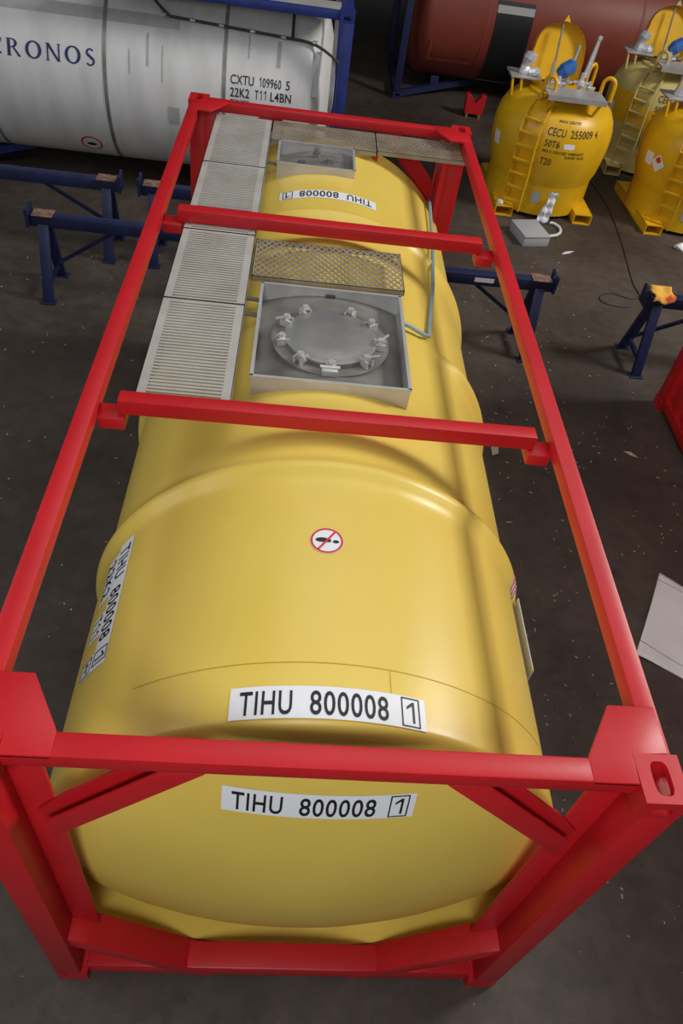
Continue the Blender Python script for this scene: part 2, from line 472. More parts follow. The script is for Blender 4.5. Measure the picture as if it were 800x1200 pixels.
for A, B in zip(rows, rows[1:]):
    for k in range(N):
        j = (k + 1) % N
        if len(A) == 1: mb.bm.faces.new((A[0], B[j], B[k]))
        elif len(B) == 1: mb.bm.faces.new((A[k], A[j], B[0]))
        else: mb.bm.faces.new((A[k], A[j], B[j], B[k]))
shell = part(mb, 'tank_shell', 'yellow', smooth=180)
# lower end skirts that carry the shell in the frame
for sy, y0 in ((1, 0.0), (-1, LY)):
    mb = MB()
    ths = frange(math.radians(94), math.radians(266), 50)
    ys = [y0 + sy * 0.183, y0 + sy * 0.50]
    def rsk(t): return 1.178 + 0.097 * min(1.0, max(0.0, (math.degrees(abs(t - PI) ) - 86) / -36.0))
    for d in (0.0, 0.012):
        mb.grid(lambda t, y: Vector((XC + (rsk(t) - d) * math.sin(t), y, ZC + (rsk(t) - d) * math.cos(t))), ths, ys)
    mb.grid(lambda t, d: Vector((XC + (rsk(t) - d) * math.sin(t), ys[0], ZC + (rsk(t) - d) * math.cos(t))), ths, [0.0, 0.012])
    part(mb, 'end_skirt', 'yellow', smooth=40)
# cladding joint lines
mb = MB()
mb.grid(lambda t, y: on_shell(y, t, 0.0012), frange(math.radians(-40), math.radians(75), 60), [0.545, 0.549])
th0 = math.asin((1.462 - XC) / RT)
mb.grid(lambda t, y: on_shell(y, t, 0.0012), [th0 - 0.0012, th0 + 0.0012], frange(YD, 0.545, 10))
part(mb, 'cladding_joint', mat('joint_line', (0.50, 0.32, 0.02), 0.6), shell)

# --- number stickers, lettering wrapped on the shell
def top_map(x, y, d, flip=1):
    def f(u, v):
        th = math.asin((x - XC) / RT) + flip * u / RT
        return on_shell(y + flip * v, th, d)
    return f
def dish_map(x, z, d):
    def f(u, v):
        X = x + u; Z = z + v
        r = math.hypot(X - XC, Z - ZC)
        return Vector((X, dish(r) - d, Z))
    return f
def number_sticker(fm, h=0.1, W=0.745, H=0.132):
    mb = MB(); add_quad(mb, fm(0.002), -W / 2, W / 2, -H / 2, H / 2, 24, 4)
    st = part(mb, 'number_sticker', 'sticker', shell)
    st['label'] = 'white number sticker'
    f = fm(0.0035)
    letter(out_part, 'ink', st, 'TIHU', h, f, -0.335, -h / 2, width=0.195, space=1.1)
    letter(out_part, 'ink', st, '800008', h, f, -0.075, -h / 2, width=0.295, space=1.1)
    letter(out_part, 'ink', st, '1', h * 0.86, f, 0.288, -h * 0.43, width=0.038, name='check_digit', boxed=(0.272, 0.348, -0.06, 0.06, 0.006))
    return st
number_sticker(lambda d: top_map(1.229, 0.379, d))
number_sticker(lambda d: top_map(1.205, 4.640, d, -1))
number_sticker(lambda d: dish_map(1.228, 2.085, d))
def side_map(y, th, d, s):
    def f(u, v):
        return on_shell(y + s * u, th - s * v / RT, d)   # s=-1: left flank, letters run towards the near end
    return f
def flank(s, th, yc):
    fm = lambda d: side_map(yc, th, d, s)
    mb = MB(); add_quad(mb, fm(0.002), -0.372, 0.372, -0.066, 0.066, 24, 4)
    add_quad(mb, fm(0.002), -0.335, -0.06, -0.200, -0.066, 8, 4)
    add_quad(mb, fm(0.002), 0.025, 0.165, -0.200, -0.066, 8, 4)
    add_quad(mb, fm(0.002), 0.262, 0.372, -0.205, -0.066, 6, 4)
    st = part(mb, 'number_sticker', 'sticker', shell)
    f = fm(0.0035)
    letter(out_part, 'ink', st, 'TIHU', 0.1, f, -0.335, -0.05, width=0.195, space=1.1)
    letter(out_part, 'ink', st, '800008', 0.1, f, -0.075, -0.05, width=0.295, space=1.1)
    letter(out_part, 'ink', st, '1', 0.086, f, 0.288, -0.043, width=0.038, name='check_digit', boxed=(0.272, 0.348, -0.06, 0.06, 0.006))
    letter(out_part, 'ink', st, '22K2', 0.1, f, -0.31, -0.185, width=0.22, space=1.1)
    letter(out_part, 'ink', st, 'T11', 0.1, f, 0.035, -0.185, width=0.12, space=1.15)
    letter(out_part, 'ink', st, '8\'6"', 0.04, f, 0.29, -0.155, width=0.055, boxed=(0.272, 0.362, -0.195, -0.085, 0.006))
flank(-1, math.radians(-55.5), 1.150)
# no-stepping sign
f0, f1, f2, f3 = (top_map(1.211, 1.168, d) for d in (0.002, 0.0032, 0.0044, 0.0056))
mb = MB(); add_disc(mb, f0, 0, 0, 0.074, 0.074, 36)
sg = part(mb, 'warning_sign', 'sticker', shell)
mb = MB(); add_disc(mb, f1, 0, 0, 0.072, 0.072, 36, hole=0.87)
part(mb, 'red_ring', 'sign_red', sg)
mb = MB(); add_disc(mb, f1, -0.020, 0.003, 0.030, 0.0135, 20); add_disc(mb, f1, 0.040, -0.004, 0.014, 0.009, 16)
add_quad(mb, f1, -0.02, 0.018, -0.009, 0.008, 2, 1)
part(mb, 'shoe_symbol', 'ink', sg)
mb = MB()
mb.bm.faces.new([mb.bm.verts.new(f2(a, b)) for a, b in ((-0.042, -0.051), (-0.034, -0.056), (0.042, 0.051), (0.034, 0.056))])
part(mb, 'red_slash', 'sign_red', sg)
# right flank: striped sticker and upright placard plate
mb = MB(); mb.box((2.398, 1.12, 1.33), (2.404, 1.60, 1.61), 0.002)
part(mb, 'placard', mat('placard_grey', (0.58, 0.61, 0.65), 0.4), tc)
sm = lambda d: side_map(1.60, math.radians(70), d, 1)
mb = MB(); add_quad(mb, sm(0.003), -0.05, 0.05, -0.06, 0.06, 4, 4)
s2 = part(mb, 'striped_sticker', 'sticker', shell)
mb = MB()
for k in (-0.045, -0.005, 0.035): add_quad(mb, sm(0.0045), -0.05, 0.05, k, k + 0.018, 4, 1)
part(mb, 'red_stripe', 'sign_red', s2)

# --- gratings
def lips(mb, x0, x1, y0, y1, z, h, t=0.004):
    mb.box((x0, y0, z - h), (x1, y0 + t, z)); mb.box((x0, y1 - t, z - h), (x1, y1, z))
    mb.box((x0, y0, z - h), (x0 + t, y1, z)); mb.box((x1 - t, y0, z - h), (x1, y1, z))
def slotted_panel(x0, x1, y0, y1, z):
    mb = MB(); lips(mb, x0, x1, y0, y1, z, 0.04)
    mb.box((x0, y0, z - 0.003), (x0 + 0.05, y1, z)); mb.box((x1 - 0.05, y0, z - 0.003), (x1, y1, z))
    mb.box((x0 + 0.05, y0, z - 0.003), (x1 - 0.05, y0 + 0.02, z)); mb.box((x0 + 0.05, y1 - 0.02, z - 0.003), (x1 - 0.05, y1, z))
    n = int((y1 - y0 - 0.04) / 0.028); p = (y1 - y0 - 0.04) / n
    for k in range(n):
        ya = y0 + 0.02 + k * p
        mb.box((x0 + 0.05, ya + p * 0.42, z - 0.004), (x1 - 0.05, ya + p, z + 0.002))
    for k in range(1, 5):
        xc = x0 + 0.05 + k * (x1 - x0 - 0.1) / 5
        mb.box((xc - 0.003, y0 + 0.02, z - 0.035), (xc + 0.003, y1 - 0.02, z - 0.0042))
    return part(mb, 'walkway_panel', 'galv')
ZW = 2.503
for a, b in ((1.932, 2.935), (2.943, 3.800), (3.808, 4.895), (4.903, 5.885)):
    slotted_panel(0.236, 0.712, a, b, ZW)
def diamond_panel(x0, x1, y0, y1, z, px, py, rim, m='galv_dark', name='mesh_tread', lip=0.035, strand=0.0075):
    mb = MB(); lips(mb, x0, x1, y0, y1, z, lip)
    mb.box((x0, y0, z - 0.003), (x1, y0 + rim, z)); mb.box((x0, y1 - rim, z - 0.003), (x1, y1, z))
    mb.box((x0, y0, z - 0.003), (x0 + rim, y1, z)); mb.box((x1 - rim, y0, z - 0.003), (x1, y1, z))
    a0, a1, b0, b1 = x0 + rim, x1 - rim, y0 + rim, y1 - rim
    nx = max(1, round((a1 - a0) / px)); ny = max(1, round((b1 - b0) / py))
    px = (a1 - a0) / nx; py = (b1 - b0) / ny
    for i in range(nx):
        for j in range(ny):
            xa, ya = a0 + i * px, b0 + j * py
            mb.bar((xa, ya, z - 0.004), (xa + px, ya + py, z - 0.004), strand, 0.005)
            mb.bar((xa, ya + py, z - 0.0045), (xa + px, ya, z - 0.0045), strand, 0.005)
    return part(mb, name, m)
diamond_panel(0.724, 1.690, 3.285, 3.765, ZW, 0.046, 0.062, 0.012, strand=0.0095)
diamond_panel(0.722, 1.60, 5.470, 5.890, ZW, 0.030, 0.048, 0.012)
diamond_panel(1.604, 2.385, 5.500, 5.890, ZW, 0.030, 0.048, 0.012)
# yellow dome stands under the far mesh; small feet of the walkways
for (x, y) in ((0.75, 2.95), (0.75, 3.12), (0.75, 5.16)):
    mb = MB(); mb.bar((0.700, y, 2.44), (0.800, y + 0.005, 2.43), 0.03, 0.012); part(mb, 'walkway_bracket', 'steel_dull')
for x in (0.80, 1.60, 2.2):
    mb = MB(); mb.box((x - 0.02, 5.55, ZC + math.sqrt(RT ** 2 - (x - XC) ** 2) - 0.3), (x + 0.02, 5.80, 2.465))
    part(mb, 'mesh_support', 'red')

# --- spill box with the manhole
def open_box(x0, x1, y0, y1, zt, t, name, m):
    mb = MB()
    nx = 16
    def wall(xs, ya, yb):
        # wall along x whose foot follows the shell
        n = len(xs)
        top = [(x, zt) for x in xs]
        bot = [(x, max(1.9, ZC + math.sqrt(max(0.01, RT ** 2 - (x - XC) ** 2)) - 0.012)) for x in xs]
        for i in range(n - 1):
            P = [(xs[i], bot[i][1]), (xs[i + 1], bot[i + 1][1]), (xs[i + 1], zt), (xs[i], zt)]
            mb.prism([(a, ya, b) for a, b in P], (0, yb - ya, 0))
    xs = frange(x0, x1, nx)
    wall(xs, y0, y0 + t); wall(xs, y1 - t, y1)
    for xa in (x0, x1 - t):
        zb = ZC + math.sqrt(RT ** 2 - (xa - XC) ** 2) - 0.02
        mb.box((xa, y0 + t, zb), (xa + t, y1 - t, zt))
    # rolled rim
    mb.box((x0 - 0.006, y0 - 0.006, zt - 0.004), (x1 + 0.006, y0 + t + 0.004, zt + 0.006)); mb.box((x0 - 0.006, y1 - t - 0.004, zt - 0.004), (x1 + 0.006, y1 + 0.006, zt + 0.006))
    mb.box((x0 - 0.006, y0, zt - 0.004), (x0 + t + 0.004, y1, zt + 0.006)); mb.box((x1 - t - 0.004, y0, zt - 0.004), (x1 + 0.006, y1, zt + 0.006))
    b = part(mb, name, m, tc, 40)
    mb = MB()
    def fl(x, y): return Vector((x, y, ZC + math.sqrt(RT ** 2 - (x - XC) ** 2) + 0.004))
    mb.grid(fl, frange(x0 + t, x1 - t, 24), frange(y0 + t, y1 - t, 6))
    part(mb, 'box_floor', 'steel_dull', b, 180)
    return b
ZB = 2.515
b1 = open_box(0.797, 1.652, 2.240, 3.190, ZB, 0.008, 'spill_box', 'steel')
MC = (1.222, 2.700)
zf = 2.468
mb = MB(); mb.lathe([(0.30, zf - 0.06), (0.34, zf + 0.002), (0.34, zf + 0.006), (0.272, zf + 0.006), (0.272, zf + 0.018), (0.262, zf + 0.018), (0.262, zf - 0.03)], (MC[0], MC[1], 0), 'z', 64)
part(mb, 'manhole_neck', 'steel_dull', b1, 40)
mb = MB(); mb.lathe([(0.268, zf + 0.020), (0.268, zf + 0.034), (0.258, zf + 0.038), (0.225, zf + 0.034), (0.215, zf + 0.038), (0.12, zf + 0.041), (0.0, zf + 0.042)], (MC[0], MC[1], 0), 'z', 64)
lid = part(mb, 'manhole_lid', mat('brushed_lid_steel', (0.34, 0.335, 0.32), 0.5, 0.6, col2=(0.25, 0.24, 0.23), scale=5, rvar=0.1), b1, 40)
for k, ang in enumerate((-90, -50, -10, 30, 62, 118, 150, 190, 230)):
    a = math.radians(ang + (4 if k else 0)); ca, sa = math.cos(a), math.sin(a)
    c = Vector((MC[0] + 0.288 * ca, MC[1] + 0.288 * sa, zf + 0.022)); rd = Vector((ca, sa, 0)); tg = Vector((-sa, ca, 0))
    mb = MB()
    mb.bar(c - tg * 0.022 - rd * 0.03, c - tg * 0.022 + rd * 0.030, 0.013, 0.05); mb.bar(c + tg * 0.022 - rd * 0.04, c + tg * 0.022 + rd * 0.030, 0.013, 0.05)
    mb.tube([c - Vector((0, 0, 0.03)), c + Vector((0, 0, 0.035))], 0.008, 8)
    mb.tube([c + Vector((0, 0, 0.024)), c + Vector((0, 0, 0.046))], 0.021, 6)
    mb.tube([c - tg * 0.032, c + tg * 0.032], 0.006, 8)
    if ang in (-10, 150, 230, -50):
        mb.bar(c + Vector((0, 0, 0.036)), c + Vector((0, 0, 0.040)) + (tg + rd * 0.6).normalized() * 0.075, 0.014, 0.008)
    part(mb, 'lid_clamp', 'steel', b1, 40)
mb = MB()
c = Vector((MC[0] - 0.005, MC[1] - 0.31, zf + 0.012))
mb.box(c + Vector((-0.045, -0.035, -0.01)), c + Vector((0.045, 0.03, 0.028)), 0.006)
mb.tube([c + Vector((-0.055, 0, 0.032)), c + Vector((0.055, 0, 0.032))], 0.010, 10)
part(mb, 'lid_hinge', 'steel', b1, 40)
mb = MB(); mb.box((1.19, 3.165, 2.42), (1.25, 3.182, 2.485), 0.003); mb.box((1.175, 3.155, 2.452), (1.265, 3.170, 2.462), 0.002)
part(mb, 'latch', 'dark', b1)
# smaller valve box at the far end
b2 = open_box(0.795, 1.405, 5.000, 5.440, ZB, 0.008, 'spill_box', 'steel')
for (x, y, r, h) in ((1.00, 5.16, 0.05, 0.045), (1.22, 5.22, 0.055, 0.05), (1.10, 5.33, 0.03, 0.07)):
    z0 = 2.455
    mb = MB(); mb.lathe([(0, z0), (r, z0), (r, z0 + h * 0.4), (r * 0.6, z0 + h * 0.45), (r * 0.6, z0 + h), (0, z0 + h)], (x, y, 0), 'z', 20)
    for k in range(6):
        a = k * PI / 3; mb.tube([(x + r * 0.8 * math.cos(a), y + r * 0.8 * math.sin(a), z0), (x + r * 0.8 * math.cos(a), y + r * 0.8 * math.sin(a), z0 + h * 0.65)], 0.006, 6)
    part(mb, 'valve', 'steel_dull', b2, 40)
# conduit along the right shoulder
pp = [(2.16, 5.60, 2.03), (2.135, 5.58, 2.10), (2.125, 5.40, 2.105), (2.10, 5.05, 2.12), (2.06, 4.6, 2.165), (1.985, 3.9, 2.225), (1.89, 3.25, 2.285), (1.87, 3.12, 2.30), (1.83, 3.085, 2.33), (1.72, 3.06, 2.40), (1.65, 3.05, 2.425)]
mb = MB(); mb.tube(pp, 0.014, 10); part(mb, 'conduit', 'pipe_teal', tc, 60)

# ------------------------------------------------------------------ blue steel trestles
def make_trestle(label, L=2.6):
    t = thing('trestle', label, 'trestle', group='blue steel support trestles')
    H = 0.90
    mb = MB(); mb.box((0.0, -0.06, H - 0.13), (L, 0.06, H), 0.008)
    mb.build('beam', 'blue_trestle', t, 40)
    for x in (0.14, L - 0.14):
        for s in (-1, 1):
            mb = MB(); mb.bar((x, s * 0.05, H - 0.10), (x, s * 0.30, 0.0), 0.11, 0.055, up=(0, 1, 0), bev=0.004)
            mb.box((x - 0.08, s * 0.30 - 0.06, 0.0), (x + 0.08, s * 0.30 + 0.06, 0.012))
            mb.build('leg', 'blue_trestle', t, 40)
        d = 1 if x < 1 else -1
        mb = MB(); mb.bar((x, -0.26, 0.17), (x, 0.26, 0.17), 0.04, 0.05); mb.build('tie_bar', 'blue_trestle', t)
        mb = MB(); mb.bar((x, 0.22, 0.2), (x + d * 0.75, 0.02, H - 0.13), 0.035, 0.04); mb.build('brace', 'blue_trestle', t)
        mb = MB(); mb.box((x - 0.11, -0.085, H), (x + 0.11, 0.085, H + 0.010), 0.003); mb.build('bearing_pad', 'rust', t)['label'] = 'rust-worn bearing pad'
        xe = -0.03 if x < 1 else L
        mb = MB(); mb.prism([(xe, -0.10, H - 0.13), (xe, 0.10, H - 0.13), (xe, 0.11, H + 0.075), (xe, 0.05, H + 0.075), (xe, 0.03, H + 0.012), (xe, -0.03, H + 0.012), (xe, -0.05, H + 0.075), (xe, -0.11, H + 0.075)], (0.03, 0, 0), 0.004)
        mb.build('end_stop', 'blue_trestle', t)
    return t
def copy_tree(o, parent=None):
    c = o.copy(); COL.objects.link(c)
    if parent: c.parent = parent
    for ch in list(o.children): copy_tree(ch, c)
    return c
tr0 = make_trestle('blue trestle with rust-worn left end, left of the grey walkway, nearest on the left')
tr0.location = (-1.86, 6.94, 0)
for (x, y, a, lab) in ((1.30, 6.66, 0.02, 'blue trestle whose right end shows through the red frame, right of the yellow tank'),
                       (4.98, 6.62, 0.0, 'blue trestle carrying the yellow and orange rag at the right edge'),
                       (-3.72, 7.97, 0.0, 'blue trestle under the white tank, running off the left edge'),
                       (-0.86, 7.96, 0.0, 'blue trestle behind the far left red post, in front of the white tank')):
    c = copy_tree(tr0); c.location = (x, y, 0); c.rotation_euler.z = a; c['label'] = lab
    if x == 1.30:
        mb = MB(); mb.box((1.70, -0.0625, 0.815), (1.92, -0.0605, 0.865)); mb.build('label', 'sticker', c)['label'] = 'torn white label'

# ------------------------------------------------------------------ generic framed tank containers behind
def frame_container(t, m, walk=True):
    """blue frame of a 20 ft tank container in local axes: x 0..6.058, y 0..2.438"""
    X, Y, Z = 6.058, 2.438, 2.591
    for x0, sx in ((0, 1), (X, -1)):
        for y0, sy in ((0, 1), (Y, -1)):
            for top in (0, 1):
                z0 = (Z - 0.118) if top else 0
                mb = MB(); casting_geo(mb, x0, y0, z0, sx, sy, top, 0.178, 0.162, 0.118, (0.062, 0.033), (0.045, 0.026), (0.04, 0.024))
                mb.build('corner_casting', m, t, 40)
            a = sorted((x0, x0 + sx * 0.13)); b = sorted((y0, y0 + sy * 0.13))
            mb = MB(); mb.box((a[0], b[0], 0.118), (a[1], b[1], Z - 0.118), 0.008); mb.build('corner_post', m, t, 40)
    for y in (0.01, Y - 0.09):
        mb = MB(); mb.box((0.17, y, Z - 0.10), (X - 0.17, y + 0.08, Z - 0.01), 0.006); mb.build('top_side_rail', m, t, 40)
    for x in (0.01, X - 0.09):
        mb = MB(); mb.box((x, 0.16, Z - 0.10), (x + 0.08, Y - 0.16, Z - 0.01), 0.006); mb.build('top_end_rail', m, t, 40)
        mb = MB(); mb.box((x, 0.16, 0.02), (x + 0.1, Y - 0.16, 0.14), 0.006); mb.build('bottom_end_rail', m, t, 40)
    for x0, sx in ((0, 1), (X, -1)):
        for y0, sy in ((0, 1), (Y, -1)):
            mb = MB(); mb.bar((x0 + sx * 0.12, y0 + sy * 0.12, 0.08), (x0 + sx * 1.75, y0 + sy * 1.05, 0.22), 0.11, 0.10); mb.build('bottom_diagonal', m, t)
    for x in (0.75, 5.1):
        mb = MB(); mb.box((x, 0.55, 0.12), (x + 0.16, Y - 0.55, 0.32), 0.01); mb.build('saddle', m, t)
def tank_body(t, m, R=1.15, zc=1.35, x0=0.12, x1=5.94):
    mb = MB()
    pr = []
    for k in range(11): pr.append((R * math.sin(PI / 2 * k / 10) if k else 0, x0 + 0.40 * (1 - math.cos(PI / 2 * k / 10))))
    pr2 = [(r, x0 + x1 - h) for r, h in reversed(pr)]
    mb.lathe(pr + pr2, (0, 1.219, zc), 'x', 96)
    return mb.build('tank_shell', m, t, 180)
WX, WY = -4.568, 9.30
wt = thing('tank_container', 'white tank container in a blue frame with navy lettering, at the back left', 'tank container', (WX, WY, 0))
frame_container(wt, 'blue')
ws = tank_body(wt, 'white')
R2, Z2 = 1.15, 1.35
def wp(x, a, d):   # world x; a = angle up from the horizontal on the side that faces the camera
    r = R2 + d
    return Vector((x - WX, 1.219 - r * math.cos(a), Z2 + r * math.sin(a)))
def wz(z): return math.asin(max(-1, min(1, (z - Z2) / R2)))
def band(x, w, d, m, a0=-100, a1=100, name='cladding_band', lab=None):
    mb = MB()
    mb.grid(lambda a, xx: wp(xx, a, d), [math.radians(k) for k in frange(a0, a1, 60)], [x - w / 2, x + w / 2])
    o_ = mb.build(name, m, ws, 180)
    if lab: o_['label'] = lab
M['bandsteel'] = mat('grimy_band', (0.20, 0.19, 0.17), 0.45, 0.4, col2=(0.40, 0.39, 0.37), scale=3)
for x in (-3.0, -1.5, -0.04): band(x, 0.045, 0.006, 'bandsteel')
band(1.30, 0.05, 0.006, 'bandsteel')
# grey run-off along the shoulder and streaks
mb = MB()
mb.grid(lambda x, a: wp(x, a, 0.002), frange(-4.3, -0.6, 20), frange(wz(2.08), wz(2.19), 5))
for x, z0, z1, w in ((-0.98, 2.02, 1.70, 0.03), (-0.80, 1.92, 1.55, 0.015), (-1.2, 1.85, 1.6, 0.02), (0.62, 2.1, 1.85, 0.05), (0.25, 2.12, 1.9, 0.02), (1.1, 2.05, 1.6, 0.06)):
    mb.grid(lambda xx, a: wp(xx, a, 0.0025), [x - w / 2, x + w / 2], frange(wz(z1), wz(z0), 6))
mb.build('grime_streaks', 'grime', ws)
# repair patch
mb = MB(); mb.grid(lambda x, a: wp(x, a, 0.003), frange(-0.74, -0.60, 2), frange(wz(1.06), wz(1.28), 4)); mb.build('patch', 'grime', ws)['label'] = 'grey square patch'
# reg. number
def wmap(x, z, d):
    a0 = wz(z)
    return lambda u, v: wp(x + u, a0 + v / R2, d)
f = wmap(0.04, 1.635, 0.003); 
letter(out_plain, 'ink', ws, 'CXTU', 0.105, f, 0, 0, width=0.29, space=1.05); letter(out_plain, 'ink', ws, '109960', 0.105, f, 0.35, 0, width=0.29, space=1.05); letter(out_plain, 'ink', ws, '5', 0.105, f, 0.69, 0, width=0.05)
f = wmap(0.04, 1.495, 0.003)
letter(out_plain, 'ink', ws, '22K2', 0.105, f, 0, 0, width=0.24, space=1.05); letter(out_plain, 'ink', ws, 'T11', 0.105, f, 0.31, 0, width=0.16, space=1.05); letter(out_plain, 'ink', ws, 'L4BN', 0.105, f, 0.505, 0, width=0.26, space=1.05)
f = wmap(0.04, 1.425, 0.003); letter(out_plain, 'ink', ws, 'MGW 34000', 0.045, f, 0, 0, width=0.24)
# serif name, drawn from thick and thin strokes
def serif(mb, ch, f, u, h):
    def q(pts):
        P = [Vector(p) for p in pts]
        mb.grid(lambda s_, t_: f(u + P[0].lerp(P[1], s_).lerp(P[3].lerp(P[2], s_), t_).x * h, P[0].lerp(P[1], s_).lerp(P[3].lerp(P[2], s_), t_).y * h), frange(0, 1, 2), frange(0, 1, 4))
    def stem(x, w, y0=0, y1=1, s=0.055):
        q(((x, y0), (x + w, y0), (x + w, y1), (x, y1)))
        q(((x - s, y0), (x + w + s, y0), (x + w + s, y0 + 0.05), (x - s, y0 + 0.05))); q(((x - s, y1 - 0.05), (x + w + s, y1 - 0.05), (x + w + s, y1), (x - s, y1)))
    def arc(cx, cy, rx, ry, tx, ty, a0, a1, n=24):
        for k in range(n):
            t0 = math.radians(a0 + (a1 - a0) * k / n); t1 = math.radians(a0 + (a1 - a0) * (k + 1) / n)
            q(((cx + rx * math.cos(t0), cy + ry * math.sin(t0)), (cx + rx * math.cos(t1), cy + ry * math.sin(t1)),
               (cx + (rx - tx) * math.cos(t1), cy + (ry - ty) * math.sin(t1)), (cx + (rx - tx) * math.cos(t0), cy + (ry - ty) * math.sin(t0))))
    if ch == 'O': arc(0.52, 0.5, 0.52, 0.52, 0.21, 0.09, 0, 360); return 1.04
    if ch == 'C':
        arc(0.52, 0.5, 0.52, 0.52, 0.21, 0.09, 45, 315); q(((0.84, 0.70), (0.89, 0.70), (0.89, 0.98), (0.84, 0.94))); return 0.92
    if ch == 'R':
        stem(0.04, 0.20); arc(0.34, 0.74, 0.34, 0.26, 0.19, 0.08, -90, 90, 14); q(((0.2, 0.94), (0.36, 0.94), (0.36, 1), (0.2, 1))); q(((0.2, 0.48), (0.36, 0.48), (0.36, 0.54), (0.2, 0.54)))
        q(((0.36, 0.5), (0.50, 0.5), (0.90, 0.0), (0.72, 0.0))); return 0.90
    if ch == 'N':
        stem(0.06, 0.10); stem(0.78, 0.10); q(((0.0, 1), (0.22, 1), (0.88, 0), (0.72, 0))); return 0.92
    if ch == 'S':
        arc(0.32, 0.74, 0.27, 0.27, 0.14, 0.09, 30, 235, 14); arc(0.32, 0.26, 0.30, 0.28, 0.14, 0.09, -150, 55, 14)
        q(((0.10, 0.58), (0.22, 0.70), (0.58, 0.42), (0.44, 0.32))); return 0.68
    return 0.5
f = wmap(-2.88, 1.63, 0.004); mb = MB(); u = 0.0
for ch in 'CRONOS':
    u += serif(mb, ch, f, u, 0.185) * 0.185 + 0.052
mb.build('lettering', 'navy_ink', ws)['label'] = 'navy serif lettering'
# no-step sign
a0 = wz(0.60); f = lambda u, v: wp(-1.82 + u, a0 + v / R2, 0.003); g = lambda u, v: wp(-1.82 + u, a0 + v / R2, 0.0045)
mb = MB(); add_disc(mb, f, 0, 0, 0.14, 0.16); sg = mb.build('warning_sign', 'sticker', ws)
mb = MB(); add_disc(mb, g, 0, 0, 0.14, 0.16, hole=0.82); mb.build('red_ring', 'sign_red', sg)
mb = MB(); add_disc(mb, g, 0.0, -0.01, 0.065, 0.035); mb.build('shoe_symbol', 'ink', sg)
# steam pipe with clips, and its riser
pts = []
for x in frange(-1.10, 1.36, 26):
    z = 2.19 - 0.035 * (x + 1.1) - (0.14 * max(0, (x - 0.9) / 0.46) ** 2)
    if x < -0.75: z += 0.22 * ((-0.75 - x) / 0.35)
    pts.append(wp(x, wz(min(z, 2.47)), 0.035))
mb = MB(); mb.tube(pts, 0.017, 8); mb.build('steam_pipe', 'dark', wt, 60)
for x in (-0.80, -0.45, -0.10, 0.28, 0.66, 1.05):
    z = 2.19 - 0.035 * (x + 1.1); c = wp(x, wz(z), 0.035)
    mb = MB(); mb.lathe([(0, -0.03), (0.026, -0.03), (0.026, 0.03), (0, 0.03)], c, 'x', 12); mb.build('pipe_clip', 'steel', wt, 40)
mb = MB(); mb.tube([wp(0.77, wz(z), 0.035) for z in (2.125, 2.25, 2.36, 2.46)], 0.018, 8); mb.build('steam_pipe', 'dark', wt, 60)
# walkway on its near top edge
mb = MB(); mb.box((4.9, 0.10, 2.50), (5.9, 0.60, 2.545), 0.004); mb.box((3.0, 0.10, 2.50), (4.89, 0.60, 2.545), 0.004); mb.build('walkway_panel', 'galv', wt)

ot = thing('tank_container', 'rust-orange tank container in a dark blue frame, at the back behind the yellow upright tanks', 'tank container', (2.66, 14.86, 0))
frame_container(ot, mat('dark_blue_paint', (0.009, 0.016, 0.06), 0.55))
osl = tank_body(ot, 'orange', 1.15, 1.36)
def op(x, a, d): return Vector((x, 1.219 - (1.15 + d) * math.cos(a), 1.36 + (1.15 + d) * math.sin(a)))
mb = MB()
mb.grid(lambda x, a: op(x, a, 0.012), frange(1.66, 2.34, 6), [math.radians(k) for k in frange(-66, 22, 24)])
bp_ = mb.build('wrap_panel', 'black', osl, 180); bp_['label'] = 'black wrap panel with pale strips'
for a, w in ((15.5, 3.0), (-61.0, 1.6)):
    mb = MB(); mb.grid(lambda x, t: op(x, t, 0.018), frange(1.66, 2.34, 4), [math.radians(a - w), math.radians(a + w)]); mb.build('reflective_strip', 'strip', bp_, 180)
M['orange_seam'] = mat('orange_seam', (0.24, 0.045, 0.025), 0.6)
for x in (1.52, 4.35):
    mb = MB(); mb.grid(lambda xx, a: op(xx, a, 0.008), [x - 0.02, x + 0.02], [math.radians(k) for k in frange(-100, 100, 40)]); mb.build('cladding_band', 'orange_seam', osl, 180)
mb = MB(); mb.grid(lambda xx, a: op(xx, a, 0.03), [0.55, 1.40], [math.radians(k) for k in (-36, -32)]); mb.grid(lambda xx, a: op(xx, a, 0.03), [0.55, 0.60], [math.radians(k) for k in frange(-36, -14, 6)])
mb.build('cover_strip', 'orange_seam', osl)

# ------------------------------------------------------------------ red container at the right edge
rc = thing('shipping_container', 'red steel container whose lower corner juts in at the right edge', 'container', (5.20, -0.198, 0))
for x0, sx in ((0, 1), (2.438, -1)):
    for y0, sy in ((0, 1), (6.058, -1)):
        for top in (0, 1):
            z0 = 2.473 if top else 0
            mb = MB()
            casting_geo(mb, x0, y0, z0, sx, sy, top, 0.162, 0.178, 0.118, (0.033, 0.062), (0.04, 0.024), (0.022, 0.022))
            mb.build('corner_casting', 'red', rc, 40)
        a = sorted((x0 + sx * 0.005, x0 + sx * 0.15)); b = sorted((y0 + sy * 0.005, y0 + sy * 0.16))
        mb = MB(); mb.box((a[0], b[0], 0.118), (a[1], b[1], 2.473), 0.01); mb.build('corner_post', 'red', rc, 40)
for x in (0.02, 2.438 - 0.12):
    for z in (0.05, 2.46):
        mb = MB(); mb.box((x, 0.178, z), (x + 0.10, 5.88, z + 0.12), 0.006); mb.build('side_rail', 'red', rc, 40)
